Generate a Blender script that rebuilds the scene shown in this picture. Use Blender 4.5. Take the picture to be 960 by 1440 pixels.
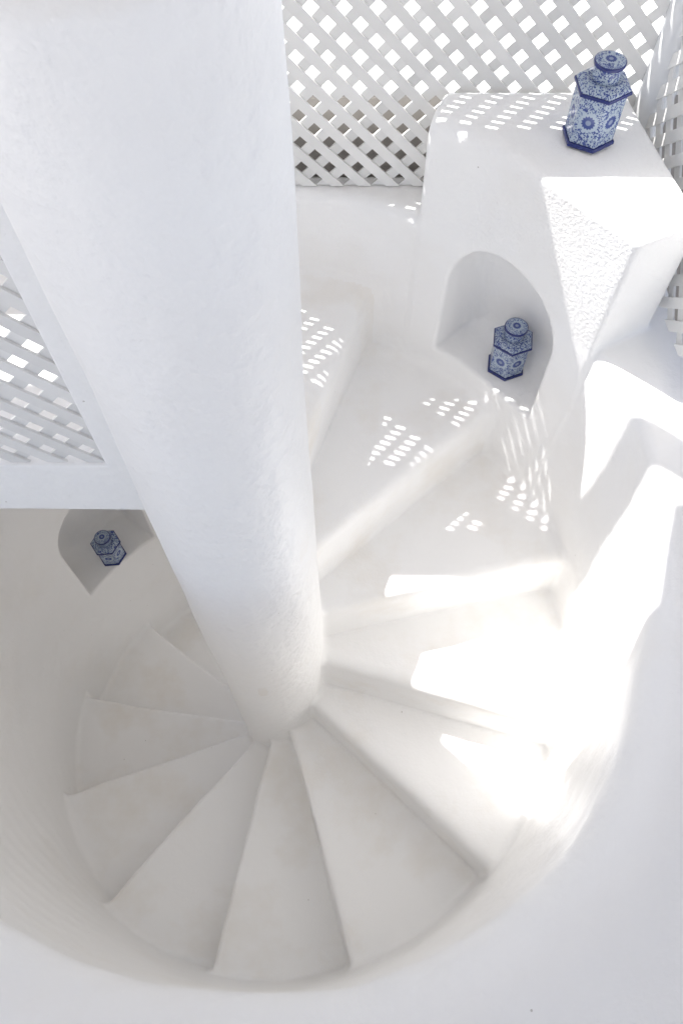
import bpy, bmesh, math, random
import numpy as np
from mathutils import Vector, Matrix

# ------------------------------------------------------------------ layout units
# Everything is laid out in "units" (U) measured from the camera's nadir:
#   X right, Y towards the back trellis, H downwards from the eye.  1 U = S metres.
S = 0.9
HG = 5.2                                    # ground level below the eye (U)
def W(x, y, h): return Vector((x * S, y * S, (HG - h) * S))

scn = bpy.context.scene
for o in list(bpy.data.objects): bpy.data.objects.remove(o)
col = scn.collection

# ------------------------------------------------------------------ camera
PITCH = 61.9
cam_d = bpy.data.cameras.new('camera')
cam = bpy.data.objects.new('camera', cam_d); col.objects.link(cam)
cam_d.sensor_fit = 'VERTICAL'; cam_d.sensor_height = 36.0; cam_d.lens = 1100 / 1440 * 36.0
cam_d.clip_start = 0.02; cam_d.clip_end = 2000
cam.location = W(0, 0, 0); cam.rotation_euler = (math.radians(90 - PITCH), 0, 0)
scn.camera = cam

# ------------------------------------------------------------------ sky, sun, exposure
SUN = Vector((-0.565, 0.484, 1.0)).normalized()
elev = math.asin(SUN.z); azim = math.atan2(SUN.x, SUN.y)
world = bpy.data.worlds.new('World'); scn.world = world; world.use_nodes = True
nt = world.node_tree; bg = nt.nodes['Background']
sky = nt.nodes.new('ShaderNodeTexSky'); sky.sky_type = 'NISHITA'; sky.sun_disc = False
sky.sun_elevation = elev; sky.sun_rotation = azim; sky.air_density = 0.45; sky.dust_density = 0.7; sky.ozone_density = 0.15
hs = nt.nodes.new('ShaderNodeHueSaturation'); hs.inputs['Saturation'].default_value = 0.55      # pale summer sky
nt.links.new(sky.outputs[0], hs.inputs['Color']); nt.links.new(hs.outputs[0], bg.inputs[0]); bg.inputs[1].default_value = 0.06
sl = bpy.data.lights.new('sun', 'SUN'); sl.energy = 2.0; sl.angle = math.radians(0.53); sl.color = (1.0, 0.975, 0.945)
so = bpy.data.objects.new('sun', sl); col.objects.link(so)
so.rotation_euler = SUN.to_track_quat('Z', 'Y').to_euler(); so.location = W(-6, 5, -8)
scn.view_settings.view_transform = 'Standard'; scn.view_settings.look = 'None'
scn.view_settings.gamma = 1.0; scn.view_settings.use_curve_mapping = False
scn.view_settings.exposure = 2.45
scn.cycles.max_bounces = 20; scn.cycles.diffuse_bounces = 16; scn.cycles.glossy_bounces = 4
scn.cycles.sample_clamp_indirect = 6.0
scn.cycles.use_denoising = True

# ------------------------------------------------------------------ helpers
def tag(o, label=None, cat=None, group=None, kind=None):
    if label: o['label'] = label
    if cat: o['category'] = cat
    if group: o['group'] = group
    if kind: o['kind'] = kind
    return o
def link(name, me, mat=None, parent=None):
    o = bpy.data.objects.new(name, me); col.objects.link(o)
    if mat is not None and me is not None:
        me.materials.clear(); me.materials.append(mat)
    if parent is not None:
        o.parent = parent; o.matrix_parent_inverse = parent.matrix_world.inverted()
    return o
def empty(name, loc):
    o = bpy.data.objects.new(name, None); col.objects.link(o); o.location = loc
    o.empty_display_size = 0.1
    bpy.context.view_layer.update()
    return o
def box_bm(bm, x0, x1, y0, y1, h0, h1):
    vs = [bm.verts.new(W(x, y, h)) for x in (x0, x1) for y in (y0, y1) for h in (h0, h1)]
    for f in ((0,1,3,2),(4,6,7,5),(0,4,5,1),(2,3,7,6),(0,2,6,4),(1,5,7,3)):
        bm.faces.new([vs[i] for i in f])
    return bm
def finish(bm, name, smooth=False, bevel=0, seg=2):
    bmesh.ops.recalc_face_normals(bm, faces=bm.faces)
    if bevel:
        bmesh.ops.bevel(bm, geom=list(bm.edges), offset=bevel, segments=seg, profile=0.5, affect='EDGES', clamp_overlap=True)
        bmesh.ops.recalc_face_normals(bm, faces=bm.faces)
    me = bpy.data.meshes.new(name); bm.to_mesh(me); bm.free()
    if smooth: me.polygons.foreach_set('use_smooth', [True] * len(me.polygons))
    return me
def lathe(name, prof, cx, cy, seg=48, wob=None):
    """prof: (r, H) in U, top to bottom."""
    bm = bmesh.new(); rings = []
    for (r, h) in prof:
        ring = []
        for i in range(seg):
            a = 2 * math.pi * i / seg
            rr = r + (wob(a, h) if wob else 0)
            ring.append(bm.verts.new(W(cx + rr * math.cos(a), cy + rr * math.sin(a), h)))
        rings.append(ring)
    for a, b in zip(rings, rings[1:]):
        for i in range(seg):
            bm.faces.new((a[i], a[(i + 1) % seg], b[(i + 1) % seg], b[i]))
    bm.faces.new(rings[0]); bm.faces.new(rings[-1][::-1])
    return finish(bm, name, True)

# ------------------------------------------------------------------ materials
def new_mat(name):
    m = bpy.data.materials.new(name); m.use_nodes = True
    t = m.node_tree; b = t.nodes['Principled BSDF']
    return m, t, b
def N(t, kind, **kw):
    n = t.nodes.new(kind)
    for k, v in kw.items(): setattr(n, k, v)
    return n
def plaster(name, base=(0.885, 0.882, 0.875), dirt=(0.80, 0.77, 0.72), dirt_amt=0.35, rough=0.42, fine=0.35, coarse=0.5, coarse_scale=14, fine_scale=95):
    m, t, b = new_mat(name)
    geo = N(t, 'ShaderNodeNewGeometry')
    n1 = N(t, 'ShaderNodeTexNoise'); n1.inputs['Scale'].default_value = 3.1; n1.inputs['Detail'].default_value = 6; n1.inputs['Roughness'].default_value = 0.62
    n2 = N(t, 'ShaderNodeTexNoise'); n2.inputs['Scale'].default_value = coarse_scale; n2.inputs['Detail'].default_value = 3
    n3 = N(t, 'ShaderNodeTexNoise'); n3.inputs['Scale'].default_value = fine_scale; n3.inputs['Detail'].default_value = 4; n3.inputs['Roughness'].default_value = 0.6
    n4 = N(t, 'ShaderNodeTexNoise'); n4.inputs['Scale'].default_value = 1.7; n4.inputs['Detail'].default_value = 2
    for n in (n1, n2, n3, n4): t.links.new(geo.outputs['Position'], n.inputs['Vector'])
    r = N(t, 'ShaderNodeMapRange'); r.inputs[1].default_value = 0.5; r.inputs[2].default_value = 0.78; r.inputs[4].default_value = dirt_amt
    t.links.new(n1.outputs[0], r.inputs[0])
    mix = N(t, 'ShaderNodeMix', data_type='RGBA'); mix.inputs[6].default_value = (*base, 1); mix.inputs[7].default_value = (*dirt, 1)
    t.links.new(r.outputs[0], mix.inputs[0])
    # sparse specks
    v = N(t, 'ShaderNodeTexVoronoi'); v.inputs['Scale'].default_value = 9; t.links.new(geo.outputs['Position'], v.inputs['Vector'])
    lt = N(t, 'ShaderNodeMath', operation='LESS_THAN'); lt.inputs[1].default_value = 0.022; t.links.new(v.outputs['Distance'], lt.inputs[0])
    sp = N(t, 'ShaderNodeMath', operation='MULTIPLY'); sp.inputs[1].default_value = 0.55; t.links.new(lt.outputs[0], sp.inputs[0])
    mix2 = N(t, 'ShaderNodeMix', data_type='RGBA'); mix2.inputs[7].default_value = (0.34, 0.31, 0.27, 1)
    t.links.new(sp.outputs[0], mix2.inputs[0]); t.links.new(mix.outputs[2], mix2.inputs[6])
    t.links.new(mix2.outputs[2], b.inputs['Base Color'])
    # relief: lumps fade in and out over the surface
    area = N(t, 'ShaderNodeMapRange'); area.inputs[1].default_value = 0.40; area.inputs[2].default_value = 0.65; area.inputs[3].default_value = 0.25; area.inputs[4].default_value = 1.0
    t.links.new(n4.outputs[0], area.inputs[0])
    f = N(t, 'ShaderNodeMath', operation='MULTIPLY'); t.links.new(n3.outputs[0], f.inputs[0]); t.links.new(area.outputs[0], f.inputs[1])
    b1 = N(t, 'ShaderNodeBump'); b1.inputs['Strength'].default_value = fine; b1.inputs['Distance'].default_value = 0.0035
    t.links.new(f.outputs[0], b1.inputs['Height'])
    b2 = N(t, 'ShaderNodeBump'); b2.inputs['Strength'].default_value = coarse; b2.inputs['Distance'].default_value = 0.010
    t.links.new(n2.outputs[0], b2.inputs['Height']); t.links.new(b1.outputs[0], b2.inputs['Normal'])
    t.links.new(b2.outputs[0], b.inputs['Normal'])
    b.inputs['Roughness'].default_value = rough; b.inputs['Specular IOR Level'].default_value = 0.35
    return m
M_WALL = plaster('whitewashed_plaster', fine=0.50, coarse=0.30, coarse_scale=18)
M_ROUGH = plaster('rough_whitewashed_plaster', fine=1.0, coarse=0.20, coarse_scale=95, fine_scale=120)
M_STEP = plaster('step_plaster', dirt=(0.76, 0.71, 0.63), dirt_amt=0.6, fine=0.25, coarse=0.18)
M_COL = plaster('column_plaster', fine=0.28, coarse=0.62, coarse_scale=30, dirt_amt=0.12)
M_GREY = plaster('shade_grey_plaster', base=(0.36, 0.34, 0.32), dirt=(0.24, 0.215, 0.19), dirt_amt=0.8)  # grey puts the shade of the gap behind the lattice into the colour
M_NEIGH = plaster('neighbour_plaster', dirt_amt=0.3)
def painted_wood(name, base, rough=0.45):
    m, t, b = new_mat(name)
    tc = N(t, 'ShaderNodeTexCoord'); oi = N(t, 'ShaderNodeObjectInfo')
    mp = N(t, 'ShaderNodeMapping'); mp.inputs['Scale'].default_value = (6, 60, 60); t.links.new(tc.outputs['Object'], mp.inputs[0])
    n = N(t, 'ShaderNodeTexNoise'); n.inputs['Scale'].default_value = 1.0; n.inputs['Detail'].default_value = 4; t.links.new(mp.outputs[0], n.inputs['Vector'])
    hv = N(t, 'ShaderNodeHueSaturation'); hv.inputs['Color'].default_value = (*base, 1)
    mr = N(t, 'ShaderNodeMapRange'); mr.inputs[3].default_value = 0.90; mr.inputs[4].default_value = 1.05
    t.links.new(oi.outputs['Random'], mr.inputs[0]); t.links.new(mr.outputs[0], hv.inputs['Value'])
    t.links.new(hv.outputs[0], b.inputs['Base Color'])
    bp = N(t, 'ShaderNodeBump'); bp.inputs['Strength'].default_value = 0.25; bp.inputs['Distance'].default_value = 0.002
    t.links.new(n.outputs[0], bp.inputs['Height']); t.links.new(bp.outputs[0], b.inputs['Normal'])
    b.inputs['Roughness'].default_value = rough
    return m
M_SLAT = painted_wood('white_painted_wood', (0.76, 0.755, 0.74))
M_CAN = painted_wood('pale_bounce_timber', (0.62, 0.605, 0.585), 0.7)  # pale, so the added roof slab bounces fill light downwards
M_POST = painted_wood('white_gloss_paint', (0.74, 0.75, 0.76), 0.22)

# ------------------------------------------------------------------ distance field of the plaster mass
AX, AY, RC = -0.2765, 0.961, 0.205
HT = 1.745
STEPS = [(128.0, 1.745), (99.2, 1.91), (70.4, 2.10), (41.6, 2.38), (12.8, 2.65), (-16.0, 2.92), (-43.0, 3.19),
         (-73.8, 3.43), (-102.5, 3.62), (-131.0, 3.80), (-160.0, 4.02), (-188.5, 4.27), (-217.0, 4.54), (-246.0, 4.80)]
NICHES = [(45.5, 2.28, 1.73, 0.22, 0.18), (140.2, 3.75, 3.04, 0.22, 0.27)]   # azimuth, floor, crown, half width, depth
def smax(a, b, k): return np.maximum(a, b) + np.maximum(k - np.abs(a - b), 0) ** 2 / (4 * k)
def smin(a, b, k): return np.minimum(a, b) - np.maximum(k - np.abs(a - b), 0) ** 2 / (4 * k)
RIM_AZ = np.array([-180, -150, -113, -86, -74, -46, -21, 0, 20, 180.0])
RIM_R = np.array([1.10, 1.05, 1.03, 1.075, 1.11, 1.125, 1.08, 1.11, 1.15, 1.14])
HT_AZ = np.array([-180, -165, -140, 34, 44, 180.0]); HT_H = np.array([1.745, 1.76, 1.80, 1.80, 1.745, 1.745])
def wobble(X, Y, H):
    return (0.0048 * np.sin(3.1 * X + 5.2 * H + 1) * np.sin(4.3 * Y - 2.1 * H) + 0.0012 * np.sin(11 * X + 7 * Y + 3) * np.sin(13 * H - 6 * Y)
            + 0.0008 * np.sin(31 * X - 17 * H) * np.sin(29 * Y + 23 * H))
def field(X, Y, H, labels=False):
    X, Y, H = (a.astype(np.float32) for a in (X, Y, H))
    dx, dy = X - AX, Y - AY
    rho = np.sqrt(dx * dx + dy * dy); phi = np.arctan2(dy, dx); pd = np.degrees(phi)
    wob = wobble(X, Y, H)
    # well wall
    rim = np.interp(pd, RIM_AZ, RIM_R)
    s = np.clip((2.5 - H) / (2.5 - HT), 0, 1); s = s * s * (3 - 2 * s)
    hT = np.interp(pd, HT_AZ, HT_H).astype(np.float32)
    rw = 1.14 + (rim - 1.14) * s + wob * 1.6
    dr = rw - rho
    chord = -0.76 * (X - 0.529) - 0.65 * (Y - 1.745)          # flat face of the plinth
    dr = np.where((pd > 18) & (pd < 54), np.minimum(dr, chord + wob), dr)
    front = np.clip((-pd - 5) / 25, 0, 1) * np.clip((pd + 200) / 20, 0, 1)
    kf = 0.05 + 0.12 * front
    top = hT - H + wob
    wall = smax(dr, top, kf)
    wall = np.maximum(wall, X - 1.0); wall = np.maximum(wall, Y - 2.185)
    # raised plinth
    kp = 0.012 + 0.05 * np.clip((pd - 43) / 10, 0, 1)
    pl = smax(dr - 0.006, 1.40 - H + wob, kp)
    pl = smax(pl, (0.237 + 0.44 * (Y - 1.98) - X) / 1.0925, 0.03)
    pl = smax(pl, (1.497 + 0.49 * (X - 0.741) - Y) / 1.1136, 0.014)
    pl = smax(pl, (X - (0.81 - 0.208 * (Y - 2.1))) / 1.02, 0.02)
    pl = np.maximum(pl, Y - 2.105)
    plw = smin(wall, pl, 0.012)
    # niches
    nic = np.full(X.shape, 9.0, np.float32)
    nid = np.full(X.shape, -1, np.int8)
    for i, (az, hf, hc, hw, dep) in enumerate(NICHES):
        c, sn = math.cos(math.radians(az)), math.sin(math.radians(az))
        u = -dx * sn + dy * c; w = dx * c + dy * sn
        hs = hc + hw
        arch = np.where(H < hs, np.sqrt(u * u + (H - hs) ** 2), np.abs(u)) - hw
        n = smax(smax(arch, H - hf + wob, 0.02), w - (1.14 + dep), 0.10)
        n = np.maximum(n, 0.75 - w)
        nid = np.where(n < nic, i, nid); nic = np.minimum(nic, n)
    mass = smax(plw, -nic, 0.016)
    # unseen opening under the upper flight, added to light the lower well
    light_gap = np.maximum(np.maximum(0.3 - X, np.abs(Y - 0.95) - 0.62), 3.45 - H)
    mass = smax(mass, -light_gap, 0.02)
    # hidden opening added behind the column so sun brightens the stair foot
    sun_gap = np.maximum(np.maximum(np.abs(X + 0.63) - 0.27, 1.4 - Y), np.abs(H - 3.3) - 0.92)
    mass = smax(mass, -sun_gap, 0.02)
    # steps
    d = mass.copy()
    lab = np.zeros(X.shape, np.int8)
    best = mass.copy()
    stp = np.full(X.shape, 9.0, np.float32)
    for i, (az, hk) in enumerate(STEPS):
        dl = (pd - az + 180) % 360 - 180
        wd = 52.5 if i == 0 else STEPS[i - 1][0] - az + 9
        th = 0.085 if i == 0 else 0.28
        a = np.radians(dl)
        nose = np.where(np.abs(dl) < 90, -rho * np.sin(a), rho)
        far = np.where(dl > wd - 90, rho * np.sin(np.radians(dl - wd)), -rho)
        if i == 0: far = np.where(dx < 0.1, (AY + 0.03) - Y, 9)
        kn = 0.062 if az > 30 else 0.05 if az > -50 else 0.02
        b = smax(hk - H + wob * 1.3, nose + wob * 1.5, kn)
        b = np.maximum(b, H - hk - th)
        b = smax(b, far, 0.03) if i == 0 else np.maximum(b, far)
        b = np.maximum(b, rho - 1.22)
        if labels:
            q = b < best; lab = np.where(q, i + 1, lab); best = np.minimum(best, b)
        stp = smin(stp, b, 0.010)
    cyl = np.maximum(rho - (RC - 0.004), HT + 0.02 - H)
    stc = smin(stp, cyl, 0.035)
    d = smin(mass, stc, 0.04 + 0.03 * np.clip((pd - 5) / 50, 0, 1) * (H < 3))
    if labels:
        isn = (lab == 0) & (-nic > plw - 0.004) & (rho > 1.125)
        lab = np.where(isn, 100 + nid, lab)
        ip = (lab == 0) & (pl < wall - 0.003) & (H < hT + 0.01)
        lab = np.where(ip, 110, lab)
        ir = (lab == 0) & (H < hT + 0.012)
        lab = np.where(ir, 111, lab)
    return (d, lab, rho) if labels else d

R = 0.0115
x0, x1, y0, y1, h0, h1 = -1.75, 1.06, -0.80, 2.26, 1.33, 5.16
gx = np.arange(x0, x1, R, dtype=np.float32); gy = np.arange(y0, y1, R, dtype=np.float32); gh = np.arange(h0, h1, R, dtype=np.float32)
V = np.empty((len(gx), len(gy), len(gh)), np.float32)
CH = 24
for i in range(0, len(gx), CH):
    xs = gx[i:i + CH]
    X, Y, H = np.meshgrid(xs, gy, gh, indexing='ij')
    V[i:i + CH] = field(X, Y, H)
def surface_nets(V):
    neg = V < 0
    nx, ny, nz = V.shape
    cnt = np.zeros((nx - 1, ny - 1, nz - 1), np.int8)
    for a in (0, 1):
        for b in (0, 1):
            for c in (0, 1):
                cnt += neg[a:nx - 1 + a, b:ny - 1 + b, c:nz - 1 + c]
    act = np.argwhere((cnt > 0) & (cnt < 8))
    idx = np.full(cnt.shape, -1, np.int32); idx[act[:, 0], act[:, 1], act[:, 2]] = np.arange(len(act))
    acc = np.zeros((len(act), 3), np.float64); num = np.zeros(len(act))
    cor = [(a, b, c) for a in (0, 1) for b in (0, 1) for c in (0, 1)]
    vals = {c: V[act[:, 0] + c[0], act[:, 1] + c[1], act[:, 2] + c[2]] for c in cor}
    for p in cor:
        for ax in range(3):
            if p[ax] == 1: continue
            q = list(p); q[ax] = 1; q = tuple(q)
            va, vb = vals[p], vals[q]; m = (va < 0) != (vb < 0)
            t = np.where(m, va / np.where(m, va - vb, 1), 0)
            pt = np.tile(np.array(p, float), (len(act), 1)); pt[:, ax] += t
            acc[m] += pt[m]; num[m] += 1
    verts = act + acc / num[:, None]
    quads = []
    for ax in range(3):
        sl_a = [slice(None)] * 3; sl_b = [slice(None)] * 3
        sl_a[ax] = slice(0, -1); sl_b[ax] = slice(1, None)
        A, B = neg[tuple(sl_a)], neg[tuple(sl_b)]
        e = np.argwhere(A != B)
        u, v = (ax + 1) % 3, (ax + 2) % 3
        lim = [nx - 1, ny - 1, nz - 1]
        ok = (e[:, u] > 0) & (e[:, v] > 0) & (e[:, u] < lim[u]) & (e[:, v] < lim[v])
        e = e[ok]
        flip = A[e[:, 0], e[:, 1], e[:, 2]]
        q = []
        for du, dv in ((-1, -1), (0, -1), (0, 0), (-1, 0)):
            c = e.copy(); c[:, u] += du; c[:, v] += dv
            q.append(idx[c[:, 0], c[:, 1], c[:, 2]])
        q = np.stack(q, 1)
        q[~flip] = q[~flip][:, ::-1]
        quads.append(q)
    return verts, np.concatenate(quads)
verts, quads = surface_nets(V)
P = np.stack([x0 + verts[:, 0] * R, y0 + verts[:, 1] * R, h0 + verts[:, 2] * R], 1)
del V
e = 0.003
def grad(P):
    g = np.stack([field(P[:, 0] + e * (k == 0), P[:, 1] + e * (k == 1), P[:, 2] + e * (k == 2)) -
                  field(P[:, 0] - e * (k == 0), P[:, 1] - e * (k == 1), P[:, 2] - e * (k == 2)) for k in range(3)], 1) / (2 * e)
    return g
for _ in range(2):                                  # settle the vertices on the true surface
    d = field(P[:, 0], P[:, 1], P[:, 2]); g = grad(P)
    st = d[:, None] * g / np.maximum((g * g).sum(1), 0.2)[:, None]
    l = np.linalg.norm(st, axis=1); st *= np.minimum(1, 0.5 * R / np.maximum(l, 1e-9))[:, None]
    P -= st
g = grad(P); NRM = g / np.maximum(np.linalg.norm(g, axis=1), 1e-6)[:, None]
WP = np.stack([P[:, 0] * S, P[:, 1] * S, (HG - P[:, 2]) * S], 1)
NRM[:, 2] *= -1
C = P[quads].mean(1)
_, LAB, RHO = field(C[:, 0], C[:, 1], C[:, 2], labels=True)
keep = RHO > 0.198
quads, LAB, C = quads[keep], LAB[keep], C[keep]
quads = quads[:, ::-1]            # H points down, so the winding flips
# make sure the winding agrees with the field's outward normals
fa = WP[quads]; fn = np.cross(fa[:, 2] - fa[:, 0], fa[:, 3] - fa[:, 1])
if (fn * NRM[quads].mean(1)).sum(1).mean() < 0: quads = quads[:, ::-1]
def piece(name, mask, mat, parent=None, origin=None):
    q = quads[mask]
    used, inv = np.unique(q, return_inverse=True); inv = inv.reshape(q.shape)
    vs = WP[used] - (np.array(origin) if origin is not None else 0)
    me = bpy.data.meshes.new(name)
    me.vertices.add(len(used)); me.vertices.foreach_set('co', vs.astype(np.float32).ravel())
    me.loops.add(q.size); me.loops.foreach_set('vertex_index', inv.astype(np.int32).ravel())
    me.polygons.add(len(q)); me.polygons.foreach_set('loop_start', np.arange(0, q.size, 4, dtype=np.int32))
    me.update(calc_edges=True)
    me.polygons.foreach_set('use_smooth', [True] * len(q))
    me.normals_split_custom_set_from_vertices([tuple(n) for n in NRM[used]])
    me.materials.append(mat)
    o = bpy.data.objects.new(name, me); col.objects.link(o)
    if origin is not None and parent is None: o.location = origin
    if parent is not None: o.parent = parent
    return o
base_pt = tuple(W(AX, AY, HG))
wall_o = piece('stairwell_wall', LAB == 0, M_WALL, origin=base_pt)
tag(wall_o, 'round whitewashed stairwell wall with arched niches, rising round the winding steps', 'wall')
for i in range(2):
    piece('niche', LAB == 100 + i, M_WALL, wall_o, origin=base_pt)
pl_o = piece('plinth', LAB == 110, M_ROUGH, wall_o, origin=base_pt)
rim_o = piece('rim', LAB == 111, M_WALL, wall_o, origin=base_pt)
stair = empty('spiral_staircase', base_pt)
tag(stair, 'white plastered spiral staircase winding down round a thick column', 'staircase')
for i in range(len(STEPS)):
    piece('landing' if i == 0 else 'step', LAB == i + 1, M_STEP, stair, origin=base_pt)
def cwob(a, h):
    return 0.0026 * math.sin(2 * a + 3 * h) + 0.0017 * math.sin(5 * a - 7 * h + 1) + 0.0006 * math.sin(11 * a + 19 * h)
prof = [(0.15, -0.9), (0.15, 0.34), (0.153, 0.385), (0.165, 0.408), (0.188, 0.420), (0.200, 0.430), (RC + 0.002, 0.445), (RC, 0.47)]
hh = 0.50
while hh < 5.19: prof.append((RC, hh)); hh += 0.05
prof.append((RC, 5.19))
me = lathe('column', prof, AX, AY, 128, cwob)
co = link('column', me, M_COL); co.parent = stair; co.matrix_parent_inverse = Matrix.Translation(-Vector(base_pt))

# ------------------------------------------------------------------ ground, terrace, neighbour, bounce block
m, t, b = new_mat('dry_earth')
n = N(t, 'ShaderNodeTexNoise'); n.inputs['Scale'].default_value = 2.5; n.inputs['Detail'].default_value = 8
geo = N(t, 'ShaderNodeNewGeometry'); t.links.new(geo.outputs['Position'], n.inputs['Vector'])
cr = N(t, 'ShaderNodeValToRGB'); cr.color_ramp.elements[0].color = (0.11, 0.09, 0.075, 1); cr.color_ramp.elements[1].color = (0.30, 0.25, 0.21, 1)
t.links.new(n.outputs[0], cr.inputs[0]); t.links.new(cr.outputs[0], b.inputs['Base Color']); b.inputs['Roughness'].default_value = 0.95
M_EARTH = m
bm = bmesh.new()
vs = [bm.verts.new(Vector((x, y, 0))) for x, y in ((-600, -600), (600, -600), (600, 600), (-600, 600))]
bm.faces.new(vs)
tag(link('ground', finish(bm, 'ground'), M_EARTH), 'dry brown ground around the white buildings', 'ground', kind='structure')
bm = bmesh.new()
box_bm(bm, AX - 1.13, AX + 1.13, AY - 1.13, AY + 1.13, HG - 0.03, HG - 0.01)
tag(link('stairwell_floor', finish(bm, 'stairwell_floor'), M_STEP), 'white floor at the foot of the spiral stairs', 'floor', kind='structure')
bm = bmesh.new()
def prism(bm, pts, h0, h1):
    a = [bm.verts.new(W(x, y, h0)) for x, y in pts]; c = [bm.verts.new(W(x, y, h1)) for x, y in pts]
    bm.faces.new(a); bm.faces.new(c[::-1])
    for i in range(len(pts)):
        j = (i + 1) % len(pts); bm.faces.new((a[i], c[i], c[j], a[j]))
    return bm
prism(bm, [(-1.745, 2.185), (-6, 2.185), (-6, -6), (1.0, -6), (1.0, -0.79), (-1.745, -0.79)], HT + 0.02, HT + 0.3)
tag(link('terrace_floor', finish(bm, 'terrace_floor'), M_WALL), 'white plastered terrace floor around the stairwell', 'floor', kind='structure')
nh = empty('house_or_bounce_block', W(2, 6, HG)); tag(nh, 'house with a sunlit white flat roof and wall darkened as shade behind the back trellis', 'house')
bm = bmesh.new(); box_bm(bm, -0.445, 7, 2.205, 14, 1.48, HG)
link('wall', finish(bm, 'wall', bevel=0.006), M_GREY, nh)
bm = bmesh.new(); box_bm(bm, -0.45, 7, 2.20, 14, 1.447, 1.479)
link('roof', finish(bm, 'roof', bevel=0.008), M_NEIGH, nh)
bm = bmesh.new(); box_bm(bm, 3.3, 8, -5, 4.5, 1.5, HG)
tag(link('house_or_bounce_block', finish(bm, 'house_or_bounce_block', bevel=0.008), M_NEIGH), 'unseen white block added to bounce sunlight in at the foot of the stairs', 'house')  # unseen reflector, added to throw sunlight through the low opening
# ------------------------------------------------------------------ trellises: every slat a part
PITCHX = 0.0888
def trellis(name, label, to_world, u0, u1, v0, v1, hole, width=0.0312, front=1):
    """A lattice in its own plane: u along the wall, v downwards (H). hole = centre of one opening."""
    root = empty(name, to_world(0.5 * (u0 + u1), v1, 0)); tag(root, label, 'trellis', 'white lattice screens')
    r2 = math.sqrt(0.5); p = PITCHX * r2; th = 0.0065
    for sgn in (1, -1):
        # coordinate across the slats: s = (u - sgn*v)*r2 ; slats lie at half pitches from the hole centre
        s_hole = (hole[0] - sgn * hole[1]) * r2
        cs = [(u - sgn * v) * r2 for u in (u0, u1) for v in (v0, v1)]
        k0 = math.ceil((min(cs) - s_hole) / p - 0.5); k1 = math.floor((max(cs) - s_hole) / p - 0.5)
        for k in range(k0, k1 + 1):
            sc = s_hole + (k + 0.5) * p
            # clip the slat strip to the rectangle
            poly = [(u0, v0), (u1, v0), (u1, v1), (u0, v1)]
            rnd = random.Random(k * 7 + sgn * 1000 + int(u0 * 100)); w = width * rnd.uniform(0.95, 1.05); off = rnd.uniform(-0.0012, 0.0012)
            for lo, sg in ((sc + off - w / 2, 1), (sc + off + w / 2, -1)):
                out = []
                for i in range(len(poly)):
                    a, c = poly[i], poly[(i + 1) % len(poly)]
                    da = sg * ((a[0] - sgn * a[1]) * r2 - lo); dc = sg * ((c[0] - sgn * c[1]) * r2 - lo)
                    if da >= 0: out.append(a)
                    if (da >= 0) != (dc >= 0):
                        f = da / (da - dc); out.append((a[0] + f * (c[0] - a[0]), a[1] + f * (c[1] - a[1])))
                poly = out
                if len(poly) < 3: break
            if len(poly) < 3: continue
            base = (0.0 if sgn == 1 else th + 0.0006)
            bm = bmesh.new()
            A = [bm.verts.new(to_world(u, v, base)) for u, v in poly]; B = [bm.verts.new(to_world(u, v, base + th)) for u, v in poly]
            bm.faces.new(A); bm.faces.new(B[::-1])
            for i in range(len(poly)):
                j = (i + 1) % len(poly); bm.faces.new((A[i], B[i], B[j], A[j]))
            link('slat', finish(bm, 'slat'), M_SLAT, root)
    return root
def part_box(name, parent, *b, mat=None, bevel=0.004):
    bm = bmesh.new(); box_bm(bm, *b)
    return link(name, finish(bm, name, bevel=bevel), mat or M_SLAT, parent)
TY = 2.13
SUNSHADE = [(-4.5, -2.6), (2.2, -2.6), (2.2, 1.9), (-0.15, 1.9), (-0.15, 2.30), (-0.66, 2.30), (-0.76, 2.05), (-1.67, 2.37), (-1.95, 2.5), (-1.92, 3.3), (-2.2, 3.3), (-2.25, 2.62), (-4.5, 2.75)]  # outline of the added slab, shaped to cast the shadow edges
bt = trellis('trellis', 'white diagonal lattice screen behind the plinth and column, sky bright through it',
             lambda u, v, w: W(u, TY + w, v), -1.75, 0.86, 0.94, 1.742, (0.1417, 1.231))
part_box('top_rail', bt, -1.75, 0.95, TY - 0.012, TY + 0.034, 0.633, 0.94)
link('post', lathe('post', [(0.064, -0.93), (0.064, 0.2), (0.064, 1.2), (0.066, 1.45)], -0.362, 2.223, 24), M_POST, bt)
rt = trellis('trellis', 'white diagonal lattice screen running along the right of the plinth',
             lambda u, v, w: W(0.945 + w - 0.10 * (u - 1.5), u, v), -0.6, 2.08, 0.70, 1.745, (1.5, 1.3))
link('post', lathe('post', [(0.050, 0.60), (0.052, 0.66), (0.052, 1.5), (0.054, 1.80)], 0.905, TY - 0.01, 28), M_POST, rt)
lt = trellis('trellis', 'white diagonal lattice screen standing on the low kerb beside the column',
             lambda u, v, w: W(u, 0.965 + w, v), -2.2, -0.548, 0.35, 1.562, (-0.579, 1.154))
part_box('top_rail', lt, -2.2, -0.55, 0.958, 1.0, 0.27, 0.352)
# plastered kerb below the lattice and pier beside the column, one piece of plaster
bm = bmesh.new()
pts = [(-2.2, 1.56), (-0.55, 1.56), (-0.55, -0.9), (-0.33, -0.9), (-0.33, 1.785), (-0.8, 1.775), (-1.4, 1.77), (-2.2, 1.77)]
A = [bm.verts.new(W(x, 0.955, h)) for x, h in pts]; B = [bm.verts.new(W(x, 1.045, h)) for x, h in pts]
bm.faces.new(A); bm.faces.new(B[::-1])
for i in range(len(pts)):
    j = (i + 1) % len(pts); bm.faces.new((A[i], B[i], B[j], A[j]))
kb = link('kerb_wall', finish(bm, 'kerb_wall', bevel=0.006), M_COL)
tag(kb, 'white plastered kerb and pier holding the lattice at the landing edge', 'wall')

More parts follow.
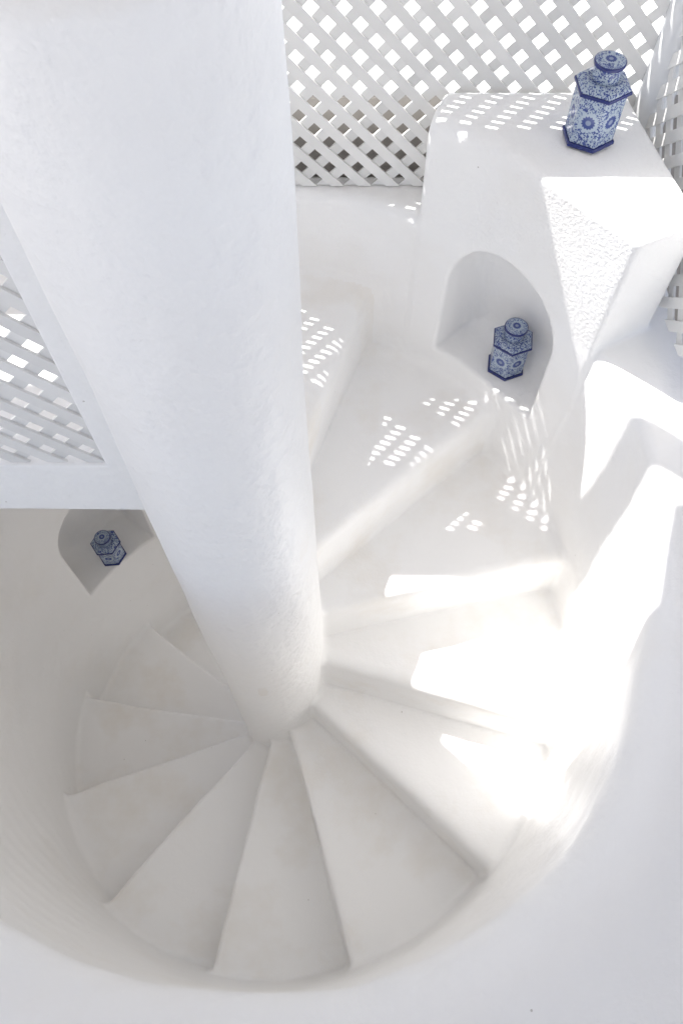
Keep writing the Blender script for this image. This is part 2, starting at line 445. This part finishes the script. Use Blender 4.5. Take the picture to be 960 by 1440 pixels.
# canopy over the head of the stairs, unseen, added to shade the well
bm = bmesh.new()
prism(bm, SUNSHADE, -0.98, -0.9)
tag(link('sunshade', finish(bm, 'sunshade'), M_CAN), 'unseen added canopy over the head of the stairs, carried by the column', 'sunshade')

# ------------------------------------------------------------------ jars
def jar_material():
    m, t, b = new_mat('blue_and_white_porcelain')
    uv = N(t, 'ShaderNodeUVMap'); uv.uv_map = 'UVMap'
    tc = N(t, 'ShaderNodeTexCoord')
    # leafy scroll: two voronoi layers thresholded and broken by noise
    def mth(op, a, bb=None, clamp=False):
        n = N(t, 'ShaderNodeMath', operation=op); n.use_clamp = clamp
        for i, v in enumerate((a, bb)):
            if v is None: continue
            if isinstance(v, (int, float)): n.inputs[i].default_value = v
            else: t.links.new(v, n.inputs[i])
        return n.outputs[0]
    def ramp(v, a, bb):
        n = N(t, 'ShaderNodeMapRange'); n.inputs[1].default_value = a; n.inputs[2].default_value = bb; t.links.new(v, n.inputs[0]); return n.outputs[0]
    nz = N(t, 'ShaderNodeTexNoise'); nz.inputs['Scale'].default_value = 60; nz.inputs['Detail'].default_value = 2; oi = N(t, 'ShaderNodeObjectInfo'); va = N(t, 'ShaderNodeVectorMath', operation='ADD'); t.links.new(tc.outputs['Object'], va.inputs[0]); t.links.new(oi.outputs['Random'], va.inputs[1]); OBJ = va.outputs[0]
    t.links.new(OBJ, nz.inputs['Vector'])
    wv = N(t, 'ShaderNodeMix', data_type='RGBA'); wv.blend_type = 'ADD'; wv.inputs[0].default_value = 0.012
    t.links.new(OBJ, wv.inputs[6]); t.links.new(nz.outputs['Color'], wv.inputs[7])
    v1 = N(t, 'ShaderNodeTexVoronoi'); v1.inputs['Scale'].default_value = 215; v1.inputs['Randomness'].default_value = 1; t.links.new(wv.outputs[2], v1.inputs['Vector'])
    nv = N(t, 'ShaderNodeTexNoise'); nv.inputs['Scale'].default_value = 48; nv.inputs['Detail'].default_value = 1; t.links.new(OBJ, nv.inputs['Vector'])
    leaf = ramp(v1.outputs['Distance'], 0.50, 0.38)
    vine = ramp(mth('ABSOLUTE', mth('SUBTRACT', nv.outputs[0], 0.5)), 0.026, 0.012)
    pick = N(t, 'ShaderNodeSeparateColor'); t.links.new(v1.outputs['Color'], pick.inputs[0])
    on = mth('GREATER_THAN', pick.outputs[0], 0.08)
    leaf = mth('MULTIPLY', leaf, on)
    pat = mth('MAXIMUM', leaf, vine)
    # medallion from the face's own UV (centre 0,0 ; u across in face widths)
    sx = N(t, 'ShaderNodeSeparateXYZ'); t.links.new(uv.outputs[0], sx.inputs[0])
    u, v = sx.outputs[0], sx.outputs[1]
    rr = mth('SQRT', mth('ADD', mth('MULTIPLY', u, u), mth('MULTIPLY', v, v)))
    an = mth('ARCTAN2', v, u)
    pet = mth('MULTIPLY', mth('SINE', mth('MULTIPLY', an, 14.0)), 0.022)
    rp = mth('ADD', rr, pet)
    disc = ramp(rp, 0.275, 0.24); core = ramp(rr, 0.12, 0.09); halo = ramp(rp, 0.40, 0.36)
    ring = mth('SUBTRACT', disc, mth('MULTIPLY', core, 0.55), True)
    fl = mth('MULTIPLY', pat, mth('SUBTRACT', 1.0, halo))
    amt = mth('MAXIMUM', fl, ring)
    hue = N(t, 'ShaderNodeMix', data_type='RGBA'); hue.inputs[6].default_value = (0.014, 0.026, 0.15, 1); hue.inputs[7].default_value = (0.06, 0.10, 0.30, 1)
    t.links.new(nz.outputs[0], hue.inputs[0])
    mix = N(t, 'ShaderNodeMix', data_type='RGBA'); mix.inputs[6].default_value = (0.36, 0.43, 0.51, 1)
    t.links.new(amt, mix.inputs[0]); t.links.new(hue.outputs[2], mix.inputs[7])
    t.links.new(mix.outputs[2], b.inputs['Base Color'])
    b.inputs['Roughness'].default_value = 0.16
    return m
M_JAR = jar_material()
m, t, b = new_mat('cobalt_glaze'); b.inputs['Base Color'].default_value = (0.016, 0.026, 0.14, 1); b.inputs['Roughness'].default_value = 0.18
M_COB = m
def poly_prism(name, rings, n, mat, parent, uvs=False, rot=0.0, smooth=False, bevel=0.0):
    """rings of (radius, z) in metres, local to the jar; n sides."""
    bm = bmesh.new(); L = []
    for r, z in rings:
        L.append([bm.verts.new((r * math.cos(rot + 2 * math.pi * i / n), r * math.sin(rot + 2 * math.pi * i / n), z)) for i in range(n)])
    uvl = bm.loops.layers.uv.new('UVMap')
    for a, c in zip(L, L[1:]):
        for i in range(n):
            j = (i + 1) % n
            f = bm.faces.new((a[i], a[j], c[j], c[i])); f.smooth = smooth
            w = (a[i].co - a[j].co).length; h = (a[i].co - c[i].co).length
            for lp, (uu, vv) in zip(f.loops, ((-.5, -.5), (.5, -.5), (.5, .5), (-.5, .5))):
                lp[uvl].uv = (uu, vv * h / max(w, 1e-6)) if uvs else (3, 3)
    for f, up in ((bm.faces.new(L[0][::-1]), 0), (bm.faces.new(L[-1]), 1)):
        for lp in f.loops:
            lp[uvl].uv = ((lp.vert.co.x * 19, lp.vert.co.y * 19) if (uvs == 'top' and up) else (3, 3))
    me = finish_raw(bm, name)
    o = bpy.data.objects.new(name, me); col.objects.link(o); me.materials.append(mat); o.parent = parent
    if bevel:
        md = o.modifiers.new('bevel', 'BEVEL'); md.width = bevel; md.segments = 2; md.limit_method = 'ANGLE'
    return o
def finish_raw(bm, name):
    bmesh.ops.recalc_face_normals(bm, faces=bm.faces)
    me = bpy.data.meshes.new(name); bm.to_mesh(me); bm.free(); return me
def jar(loc, rz, label, scale=1.0):
    root = bpy.data.objects.new('jar', None); col.objects.link(root); root.empty_display_size = 0.05
    root.location = loc; root.rotation_euler = (0, 0, rz); root.scale = (scale,) * 3
    tag(root, label, 'jar', 'blue and white porcelain jars')
    poly_prism('base_band', [(0.071, 0.0), (0.072, 0.002), (0.072, 0.0075), (0.070, 0.011)], 6, M_COB, root, bevel=0.0015)
    poly_prism('body', [(0.066, 0.011), (0.067, 0.139)], 6, M_JAR, root, uvs=True, bevel=0.002)
    poly_prism('shoulder_band', [(0.074, 0.139), (0.076, 0.1405), (0.076, 0.146), (0.0745, 0.148)], 6, M_COB, root, bevel=0.0015)
    poly_prism('shoulder', [(0.073, 0.148), (0.068, 0.156), (0.050, 0.163)], 6, M_JAR, root, bevel=0.002)
    poly_prism('neck', [(0.035, 0.160), (0.0345, 0.170), (0.0355, 0.190), (0.038, 0.200)], 40, M_JAR, root, smooth=True)
    lid = poly_prism('lid', [(0.038, 0.2065), (0.0365, 0.2095), (0.030, 0.2115)], 40, M_JAR, root, uvs='top', smooth=True)
    poly_prism('lid_band', [(0.0385, 0.1985), (0.040, 0.200), (0.040, 0.206), (0.039, 0.208)], 40, M_COB, lid, smooth=True)
    return root
jar(W(0.668, 1.905, 1.397), math.radians(33), 'blue and white hexagonal porcelain jar on top of the plinth by the lattice', 0.92)
jar(W(0.60, 1.825, 2.279), math.radians(22), 'blue and white hexagonal porcelain jar in the arched niche below the plinth', 0.92)
jar(W(-1.205, 1.745, 3.749), math.radians(5), 'blue and white hexagonal porcelain jar in the shaded niche under the landing', 0.92)
